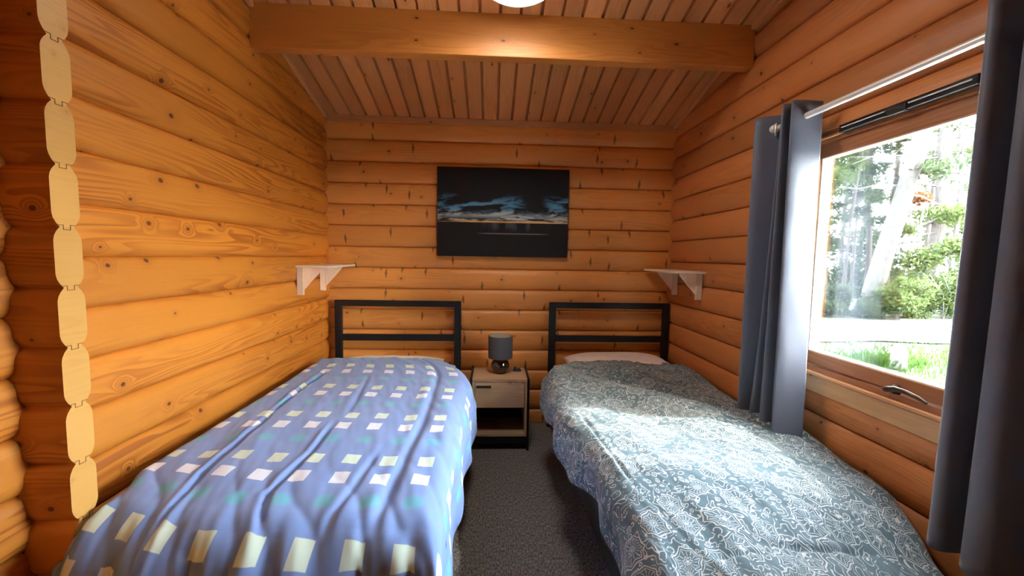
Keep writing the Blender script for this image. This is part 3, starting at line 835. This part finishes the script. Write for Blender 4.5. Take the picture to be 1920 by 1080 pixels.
# ------------------------------------------------------------------ picture
pic = empty('canvas_print', (.079, YB, CZ-.003), label='wide canvas print of dark clouds over a night sea hanging on the back wall', cat='picture')
pw_, ph_ = 1.0, .668
mb = MB(); mb.box((-pw_/2, -.034, 0), (pw_/2, -.0015, ph_), 'x'); mb.build('canvas_body', plain('canvas_edge', (.014, .014, .016), .6), pic, .003)
mb = MB(); e = .004
mb.face([(-pw_/2+e, -.0346, e), (pw_/2-e, -.0346, e), (pw_/2-e, -.0346, ph_-e), (-pw_/2+e, -.0346, ph_-e)], [(0, 0), (1, 0), (1, 1), (0, 1)])
mb.build('printed_scene', M_PIC, pic)

# ------------------------------------------------------------------ corner shelves
def shelf(side, label):
    sx = XL if side < 0 else XR; d = 1 if side < 0 else -1
    root = empty('wall_shelf', (sx, 2.89, CZ-.092), label=label, cat='shelf', group='raw pine shelves over the beds')
    y0, y1 = (2.635, 3.150) if side < 0 else (2.585, 3.145)
    def part(mb, n, bev=.0015):
        mb.v = [(p[0]-sx, p[1]-2.89, p[2]-(CZ-.092)) for p in mb.v]; return mb.build(n, M_SHELF, root, bev)
    def bx(mb, xa, xb, ya, yb, za, zb, g):
        X = sorted((sx+d*xa, sx+d*xb)); mb.box((X[0], ya, za), (X[1], yb, zb), g)
    zt = CZ-.078; 
    mb = MB(); bx(mb, 0.001, .205, y0, y1, zt-.015, zt, 'y'); part(mb, 'shelf_board', .002)
    for yb in ((y0+.015, y0+.365) if side < 0 else (y0+.045, y0+.400)):
        mb = MB(); bx(mb, .001, .040, yb, yb+.020, zt-.190, zt-.0152, 'z'); part(mb, 'bracket_batten')
        mb = MB(); th = .014; ya = yb+.003
        pr = [(.0402, zt-.0152), (.155, zt-.0152), (.155, zt-.028), (.0402, zt-.158)]
        A = [(sx+d*x, ya, z) for x, z in pr]; B = [(sx+d*x, ya+th, z) for x, z in pr]
        uvf = [(z, 77.1+x) for x, z in pr]
        mb.face(A, uvf); mb.face(B[::-1], uvf[::-1])
        for i in range(4):
            j = (i+1) % 4; mb.face([A[j], A[i], B[i], B[j]], [(0, 78.1), (.1, 78.1), (.1, 78.12), (0, 78.12)])
        part(mb, 'bracket_brace')
    return root
shelf(-1, 'small raw pine shelf on two triangular brackets above the blue duvet, in the left corner')
shelf(1, 'small raw pine shelf on two triangular brackets above the paisley duvet, in the right corner')

# ------------------------------------------------------------------ curtain rod and curtains
RX, RZ = 1.272, CZ+.590
rod = empty('curtain_rod', (RX, 1.37, RZ), label='brushed steel curtain rod above the window', cat='curtain rod')
mb = MB(); mb.tube([(0, .455, .004), (0, -.74, -.006)], .0125, 16); mb.build('rod', M_STEEL, rod)
for yy in (.465, -.75):
    mb = MB(); mb.lathe([(0, -.014), (.018, -.014), (.020, -.008), (.020, .008), (.018, .014), (0, .014)], (0, yy, .006 if yy > 0 else -.006), 24, 'y'); mb.build('finial', M_STEEL, rod)
for yy in (.40, -.70):
    mb = MB(); mb.tube([(0, yy, 0), (XR-RX+.003, yy, 0)], .007, 12); mb.lathe([(0, 0), (.025, 0), (.025, -.006), (0, -.006)], (XR-RX+.002, yy, 0), 20, 'x')
    mb.build('rod_bracket', M_STEEL, rod)

def smooth_path(pts, n):
    """Catmull-Rom through pts"""
    P = [Vector((*p, 0)) for p in pts]; out = []
    for i in range(len(P)-1):
        p0 = P[max(i-1, 0)]; p1 = P[i]; p2 = P[i+1]; p3 = P[min(i+2, len(P)-1)]
        for k in range(n):
            t = k/n
            out.append(.5*((2*p1)+(p2-p0)*t+(2*p0-5*p1+4*p2-p3)*t*t+(-p0+3*p1-3*p2+p3)*t**3))
    out.append(P[-1]); return out
def curtain(top, bot, z0, z1, rings, label, zslope=0.0, hemwave=.0):
    org = Vector((RX, top[0][1], z0))
    A = smooth_path(top, 12); B = smooth_path(bot, 12)
    nz = 40; G = []; UV = []; S = 0
    for i, (a, b) in enumerate(zip(A, B)):
        if i: S += (A[i]-A[i-1]).length
        row = []; ur = []
        for j in range(nz+1):
            t = j/nz; tt = t**1.25
            p = a.lerp(b, tt)
            w = .004*mn.noise(Vector((S*9, t*3, 2)))*t + .0022*mn.noise(Vector((S*20, t*16, 5)))
            z = z1 + (z0-z1)*t + hemwave*t*mn.noise(Vector((S*3, 0, 3)))
            row.append(Vector((p.x+w, p.y+w*.5, z))-org); ur.append((S, z))
        G.append(row); UV.append(ur)
    root = empty('curtain', org, label=label, cat='curtain', group='slate grey eyelet curtains')
    mb = MB(); mb.grid(G, UV, True); o = mb.build('curtain_panel', M_CURT, root)
    md = o.modifiers.new('thick', 'SOLIDIFY'); md.thickness = .003; md.offset = 0
    for (ry, tilt) in rings:
        mb = MB(); n = 28; P = []
        for i in range(n+1):
            a_ = 2*pi*i/n; P.append((sin(tilt)*.024*cos(a_), cos(tilt)*0 + .0, 0))
        pts = [(.024*cos(2*pi*i/n)*cos(tilt), .024*cos(2*pi*i/n)*sin(tilt), .024*sin(2*pi*i/n)) for i in range(n+1)]
        mb.tube(pts, .0048, 8, cap=False); r = mb.build('eyelet_ring', M_STEEL, root); r.location = Vector((RX, ry, RZ))-org
    return root
botL = [(1.320, 1.935), (1.220, 1.895), (1.215, 1.870), (1.305, 1.850), (1.222, 1.812), (1.215, 1.785), (1.305, 1.772), (1.215, 1.725), (1.212, 1.700), (1.300, 1.690), (1.218, 1.650), (1.225, 1.625), (1.305, 1.585)]
topL = [(1.340, 1.945), (1.225, 1.900), (1.222, 1.866), (1.305, 1.815), (1.320, 1.800), (1.255, 1.770), (1.330, 1.755), (1.225, 1.712), (1.218, 1.695), (1.315, 1.690), (1.222, 1.665), (1.245, 1.650), (1.345, 1.655)]
curtain(topL, botL, CZ-.765, CZ+.655, [(1.825, .9), (1.740, .4), (1.668, .6)], 'slate grey eyelet curtain at the far side of the window, sunlight on its edge', hemwave=.01)
topR = [(1.335, 1.030), (1.222, 1.000), (1.222, .965), (1.335, .940), (1.330, .915), (1.215, .915), (1.210, .87), (1.335, .82), (1.33, .78), (1.21, .76), (1.21, .72), (1.30, .68), (1.33, .65)]
botR = [(1.310, 1.045), (1.205, 1.005), (1.198, .965), (1.310, .955), (1.310, .935), (1.200, .922), (1.195, .86), (1.32, .82), (1.31, .78), (1.20, .76), (1.20, .72), (1.29, .68), (1.32, .65)]
curtain(topR, botR, CZ-.765, CZ+.655, [(.975, -.3), (.885, .4), (.79, .4)], 'slate grey eyelet curtain at the near side of the window, dark in the foreground', hemwave=.012)

# ------------------------------------------------------------------ ceiling lamp
LY = 1.880; LXc = .100; LR = .20
slope = math.atan(.262)
cl = empty('ceiling_light', (LXc, LY, ceil_z(LY)-.002), label='round glowing ceiling light in front of the beam', cat='ceiling light')
cl.rotation_euler = (-slope, 0, 0)
mb = MB(); mb.lathe([(0, 0), (LR+.003, 0), (LR+.003, -.108), (LR-.004, -.110), (LR-.004, -.004), (0, -.004)], n=64); mb.build('lamp_rim', M_WHITEP, cl)
mb = MB(); mb.lathe([(0, -.130), (.08, -.1295), (.14, -.1275), (.175, -.124), (LR-.012, -.115), (LR-.006, -.106), (LR-.006, -.080)], n=64); mb.build('diffuser', M_GLOW, cl)

# ------------------------------------------------------------------ outdoors
GZ = CZ-1.70
mb = MB()
n = 60; G = []; UV = []
for i in range(n+1):
    row = []; ur = []
    for j in range(n+1):
        x = 1.8+i/n*48; y = -22+j/n*72
        z = GZ-.03+.06*mn.noise(Vector((x*.3, y*.3, 0)))*(1 if y > 12 or y < 5 else .3) + max(0, (y-16))*.02
        row.append((x, y, z)); ur.append((x, y))
    G.append(row); UV.append(ur)
mb.grid(G, UV, True); mb.build('ground', M_GROUND, kind='structure')
mb = MB(); G = []; UV = []
for i in range(90):
    x = 3+i*.5
    ya = 8.3 + .75*mn.noise(Vector((x*.45, 1, 0))) + (x-8)*(-.03); yb = 11.2+.3*mn.noise(Vector((x*.6, 5, 0)))
    if x < 6.5: ya -= (6.5-x)*.9
    G.append([(x, ya+(yb-ya)*k/8, GZ+.012+.012*sin(pi*k/8)) for k in range(9)]); UV.append([(x, k) for k in range(9)])
mb.grid(G, UV, True); mb.build('gravel_track', M_PATH, label='pale sunlit gravel track outside the window', cat='track')
mb = MB(); G = []; UV = []  # unseen pale gravel added beside the cabin to bounce sunlight up indoors
for i in range(50):
    y = -8+i*.32; e = 4.3+.4*mn.noise(Vector((y*.5, 3, 0)))
    G.append([(1.5+(e-1.5)*k/6, y, GZ+.02) for k in range(7)]); UV.append([(y, k) for k in range(7)])
mb.grid(G, UV, True); mb.build('bounce_apron', plain('bounce_gravel', (.66, .63, .58), .95, 0, .15, 20, .4), kind='structure')
# cut post and grass tuft
SX, SY = 6.66, 6.23
mb = MB(); mb.lathe([(.115, 0), (.105, .12), (.10, .30), (.085, .335), (0, .34)], n=18)
st = mb.build('tree_stump', M_POST, label='short pale stump standing in the grass outside the window', cat='stump'); st.location = (SX, SY, GZ-.01)
def blades(n, cx, cy, sx, sy, h, name, mat, seed):
    rs = random.Random(seed); mb = MB()
    for i in range(n):
        x = cx+rs.gauss(0, 1)*sx; y = cy+rs.gauss(0, 1)*sy; a = rs.random()*6.28; hh = h*rs.uniform(.5, 1.2); l = rs.uniform(.2, .8)*hh
        w = .009
        p = [(x-w*sin(a), y+w*cos(a), GZ-.03), (x+w*sin(a), y-w*cos(a), GZ-.03), (x+l*.4*cos(a)+w*.6*sin(a), y+l*.4*sin(a)-w*.6*cos(a), GZ+hh*.7), (x+l*cos(a), y+l*sin(a), GZ+hh)]
        mb.face(p, [(0, 0)]*4)
    return mb.build(name, mat)
tag(blades(750, SX+.10, SY+.30, .30, .16, .13, 'grass_tuft', M_GRASSB, 3), label='bright green grass tuft around the pale stump', cat='grass', kind='stuff')
tag(blades(5200, 8.6, 6.3, 2.2, .85, .07, 'short_grass', M_GRASSB, 4), label='short patchy grass beside the gravel track', cat='grass', kind='stuff')

def leaves(mb, rs, c, r, n, size, flat=1.0):
    for _ in range(n):
        while True:
            d = Vector((rs.uniform(-1, 1), rs.uniform(-1, 1), rs.uniform(-1, 1)))
            if d.length < 1: break
        d = d*(.55+.45*rs.random())
        p = Vector(c)+Vector((d.x*r, d.y*r, d.z*r*flat))
        q = Vector((rs.gauss(0, 1), rs.gauss(0, 1), rs.gauss(0, 1)+.6)).normalized()
        t = q.orthogonal().normalized(); t = (Matrix.Rotation(rs.random()*6.28, 3, q) @ t); b = q.cross(t)
        s = size*rs.uniform(.6, 1.3)
        mb.face([p-t*s, p-b*s*.45, p+t*s, p+b*s*.45], [(0, 0)]*4)
def tree(base, top, r0, r1, mat, label, group=None, crown=(), branches=(), leafmat=None, seed=1, lsize=.09, dens=1.0, bend=.15, cat='tree'):
    rs = random.Random(seed); base = Vector(base); top = Vector(top)
    root = empty('tree', base, label=label, cat=cat, group=group)
    pts = []; rads = []
    for i in range(13):
        t = i/12; p = base.lerp(top, t)-base
        p += Vector((mn.noise(Vector((seed, t*2, 0))), mn.noise(Vector((seed, t*2, 5))), 0))*bend*t
        pts.append(p); rads.append(r0+(r1-r0)*t + (r0*.5*max(0, 1-t*14)))
    mb = MB(); mb.tube(pts, rads, 12); mb.build('trunk', mat, root)
    for (t, dx, dy, dz, r) in branches:
        mb = MB()
        k = t*12; i = int(k); p = pts[i].lerp(pts[min(i+1, 12)], k-i)
        e = Vector((dx, dy, dz)); m1 = p+e*.35+Vector((0, 0, .12*e.length*rs.uniform(-1, 1))); m2 = p+e*.7+Vector((0, 0, .12*e.length*rs.uniform(-1, 1)))
        mb.tube([p, m1, m2, p+e], [r, r*.75, r*.5, r*.2], 7, cap=False)
        for q, m in ((m1, m2), (m2, p+e)):
            for _ in range(2):
                w = Vector((rs.uniform(-1, 1), rs.uniform(-1, 1), rs.uniform(-.3, .8)))*.3*e.length
                mb.tube([q, q+w*.5, q+w], [r*.4, r*.3, r*.1], 5, cap=False)
        mb.build('branch', mat, root)
    if crown:
        mb = MB()
        for (dx, dy, dz, r, n, fl) in crown: leaves(mb, rs, (dx, dy, dz), r, int(n*dens), lsize, fl)
        mb.build('foliage', leafmat or M_LEAF, root)
    return root
G0 = GZ-.05
def rnd_crown(rs, n, x, y, z0, z1, r, cnt, fl=.6):
    return [(rs.uniform(-x, x), rs.uniform(-y, y), rs.uniform(z0, z1), r*rs.uniform(.6, 1.2), cnt, fl) for _ in range(n)]
rs = random.Random(21)
# the thick pale leaning pine
tree((13.0, 13.42, G0), (13.0, 11.9, 5.9), .29, .20, M_BARKP, 'thick pale trunk leaning right among the trees outside the window', seed=3, bend=.1,
     branches=[(.72, 1.0, -.6, .15, .06), (.62, .9, -.7, -.35, .035), (.80, -1.6, .5, -.2, .04), (.66, -1.5, .9, .1, .035)],
     crown=[(-1.4, .3, 4.6, .9, 500, .5), (-2.2, .6, 4.4, .8, 420, .5), (.2, -.9, 7.6, 1.5, 500, .5)], leafmat=M_LEAF)
# darker pine to its right
tree((16.5, 14.60, G0), (16.5, 14.2, 8.4), .22, .15, M_BARKD, 'dark upright trunk with bare side branches right of the leaning trunk', seed=5, bend=.35,
     branches=[(.45, 1.3, -.9, .2, .05), (.52, -1.6, .9, .3, .05), (.58, 1.5, -1.0, -.1, .045), (.64, -1.8, 1.0, .05, .045), (.70, 1.6, -1.1, .3, .04), (.76, -1.7, 1.1, .3, .04), (.38, -1.2, .8, -.2, .035), (.82, 1.4, -1.2, .2, .04)],
     crown=[(1.4, -1.0, 4.8, .8, 300, .4), (-1.6, 1.0, 5.4, .8, 330, .4), (1.6, -1.0, 6.2, .9, 330, .4), (-1.4, 1.0, 6.8, .9, 300, .4), (-1.2, .8, 3.4, .7, 300, .45)], leafmat=M_LEAF2)
tree((13.9, 10.9+.35, G0), (13.9, 10.6, 7), .16, .12, M_BARKG, 'grey trunk at the right edge of the view beside the near curtain', seed=8, bend=.2,
     branches=[(.5, -.9, .6, .3, .03), (.7, -1.0, .7, .2, .03)], crown=[(-.6, .5, 4.6, .7, 260, .5), (-.5, .6, 6.2, .9, 300, .5)], leafmat=M_LEAF2)
# small leafy tree between the two, one browned bough
tree((14.6, 13.25, G0), (14.5, 13.15, 3.4), .05, .02, M_BARKG, 'young leafy tree with light green leaves between the two large trunks', seed=11, lsize=.085,
     branches=[(.5, .7, -.4, .3, .02), (.6, -.6, .4, .3, .02), (.8, .5, -.4, .3, .015)],
     crown=[(0, 0, 1.9, .75, 800, .7), (.7, -.6, 2.3, .7, 650, .6), (-.4, .4, 2.9, .6, 500, .6), (.5, -.4, 3.4, .6, 450, .6), (.9, -.9, 1.5, .6, 500, .6)])
tree((15.3, 14.3, G0), (15.2, 14.2, 4.0), .05, .02, M_BARKG, 'young tree with a browned orange bough behind the leaning trunk', seed=12,
     branches=[(.6, .5, -.4, .2, .02)], crown=[(0.1, -.1, 4.1, .42, 300, .8)], leafmat=M_LEAF3)
# slender pines of the wood
spots = []
for i in range(26):
    y = 13.6+rs.random()*12; f = rs.uniform(.62, 1.14)
    spots.append((y/(1.13-.0*y) if False else y/rs.uniform(.97, 1.28) if i < 17 else y/rs.uniform(.62, .93), y))
for i, (x, y) in enumerate(spots):
    leftish = y/x > .95
    r = rs.uniform(.06, .13)
    H = rs.uniform(8, 11)
    tree((x, y, G0+max(0, (y-16))*.02), (x+rs.uniform(-.5, .5), y+rs.uniform(-.5, .5), H), r, r*.6, rs.choice([M_BARKP, M_BARKG, M_BARKD]) if leftish else M_BARKD,
         'slender straight trunk in the wood behind, left of the thick leaning trunk' if leftish else 'slender dark trunk in the wood behind, right of the thick leaning trunk',
         'slender trunks left in the wood' if leftish else 'slender trunks right in the wood', seed=40+i, bend=.5,
         branches=[(rs.uniform(.25, .7), rs.uniform(-1, 1), rs.uniform(-1, 1), rs.uniform(.0, .5), .02) for _ in range(4)],
         crown=rnd_crown(rs, 5, 1.1, 1.1, 3.2, 8, .9, 170, .45), leafmat=M_LEAF2 if i % 2 else M_LEAF, lsize=.10)
# bushes along the edge of the track
for i, (x, y, r, h) in enumerate([(11.6, 12.0, .62, .55), (12.5, 11.9, .7, .85), (13.3, 12.0, .8, 1.15), (14.3, 12.1, .85, 1.3), (15.3, 12.2, .9, 1.2), (16.4, 12.4, .9, 1.1), (10.6, 12.2, .55, .35), (9.7, 12.1, .5, .30), (12.0, 13.2, .7, .9), (14.9, 13.4, 1.0, 1.7), (16.8, 13.6, 1.0, 1.5), (10.9, 13.6, .6, .6)]):
    b = MB(); r2 = random.Random(90+i)
    for _ in range(7): leaves(b, r2, (r2.uniform(-.5, .5)*r, r2.uniform(-.4, .4)*r, r2.uniform(.1, 1)*h), r*.62, 330, .062, .75)
    root = empty('bush', (x, y, G0), label=('dense light green bush at the far edge of the track' if x > 12.2 else 'low sparse bush at the far edge of the track, left of the leaning trunk'),
                 cat='bush', group='bushes beyond the track, right' if x > 12.2 else 'bushes beyond the track, left')
    b.build('foliage', M_LEAF if x > 12.2 else M_LEAF2, root)
    b = MB()
    for q in range(5): b.tube([(0, 0, 0), (r2.uniform(-.3, .3)*r, r2.uniform(-.3, .3)*r, h*.6), (r2.uniform(-.7, .7)*r, r2.uniform(-.7, .7)*r, h*1.1)], [.02, .014, .006], 6)
    b.build('stems', M_BARKG, root)
# deep wood backdrop: real understorey further in
b = MB(); r2 = random.Random(5)
for _ in range(90):
    y = r2.uniform(17, 26); x = y/r2.uniform(.6, 1.3)
    leaves(b, r2, (x, y, r2.uniform(-.1, 3.0)), r2.uniform(.7, 1.3), 170, .12, .6)
b.build('undergrowth', M_LEAF2, label='hazy green undergrowth deep in the wood', cat='undergrowth', kind='stuff')
# unseen tree added on the sun's path so its leaves dapple the light
wc = Vector((1.45, 1.35, CZ+.1)); cdir = -SUN_TRAVEL
cc = wc+cdir*9.0
tb = Vector((cc.x+1.4, cc.y-1.2, G0))
r2 = random.Random(17)
cr = []
side = cdir.cross(Vector((0, 0, 1))).normalized(); upv = side.cross(cdir)
for _ in range(16):
    p = cc + side*r2.uniform(-1.3, 1.3)+upv*r2.uniform(-1.0, 1.2)+cdir*r2.uniform(-1, 1) - tb
    cr.append((p.x, p.y, p.z, r2.uniform(.25, .5), 60, .7))
tree(tb, (tb.x-.3, tb.y+.2, cc.z+1.5), .16, .06, M_BARKG, 'unseen leafy tree added beside the cabin to dapple the sun', seed=77, crown=cr,
     branches=[(.6, -1.2, 1.0, .8, .05), (.75, -1.3, .9, .3, .04), (.85, -.9, 1.2, .3, .03)], lsize=.085)
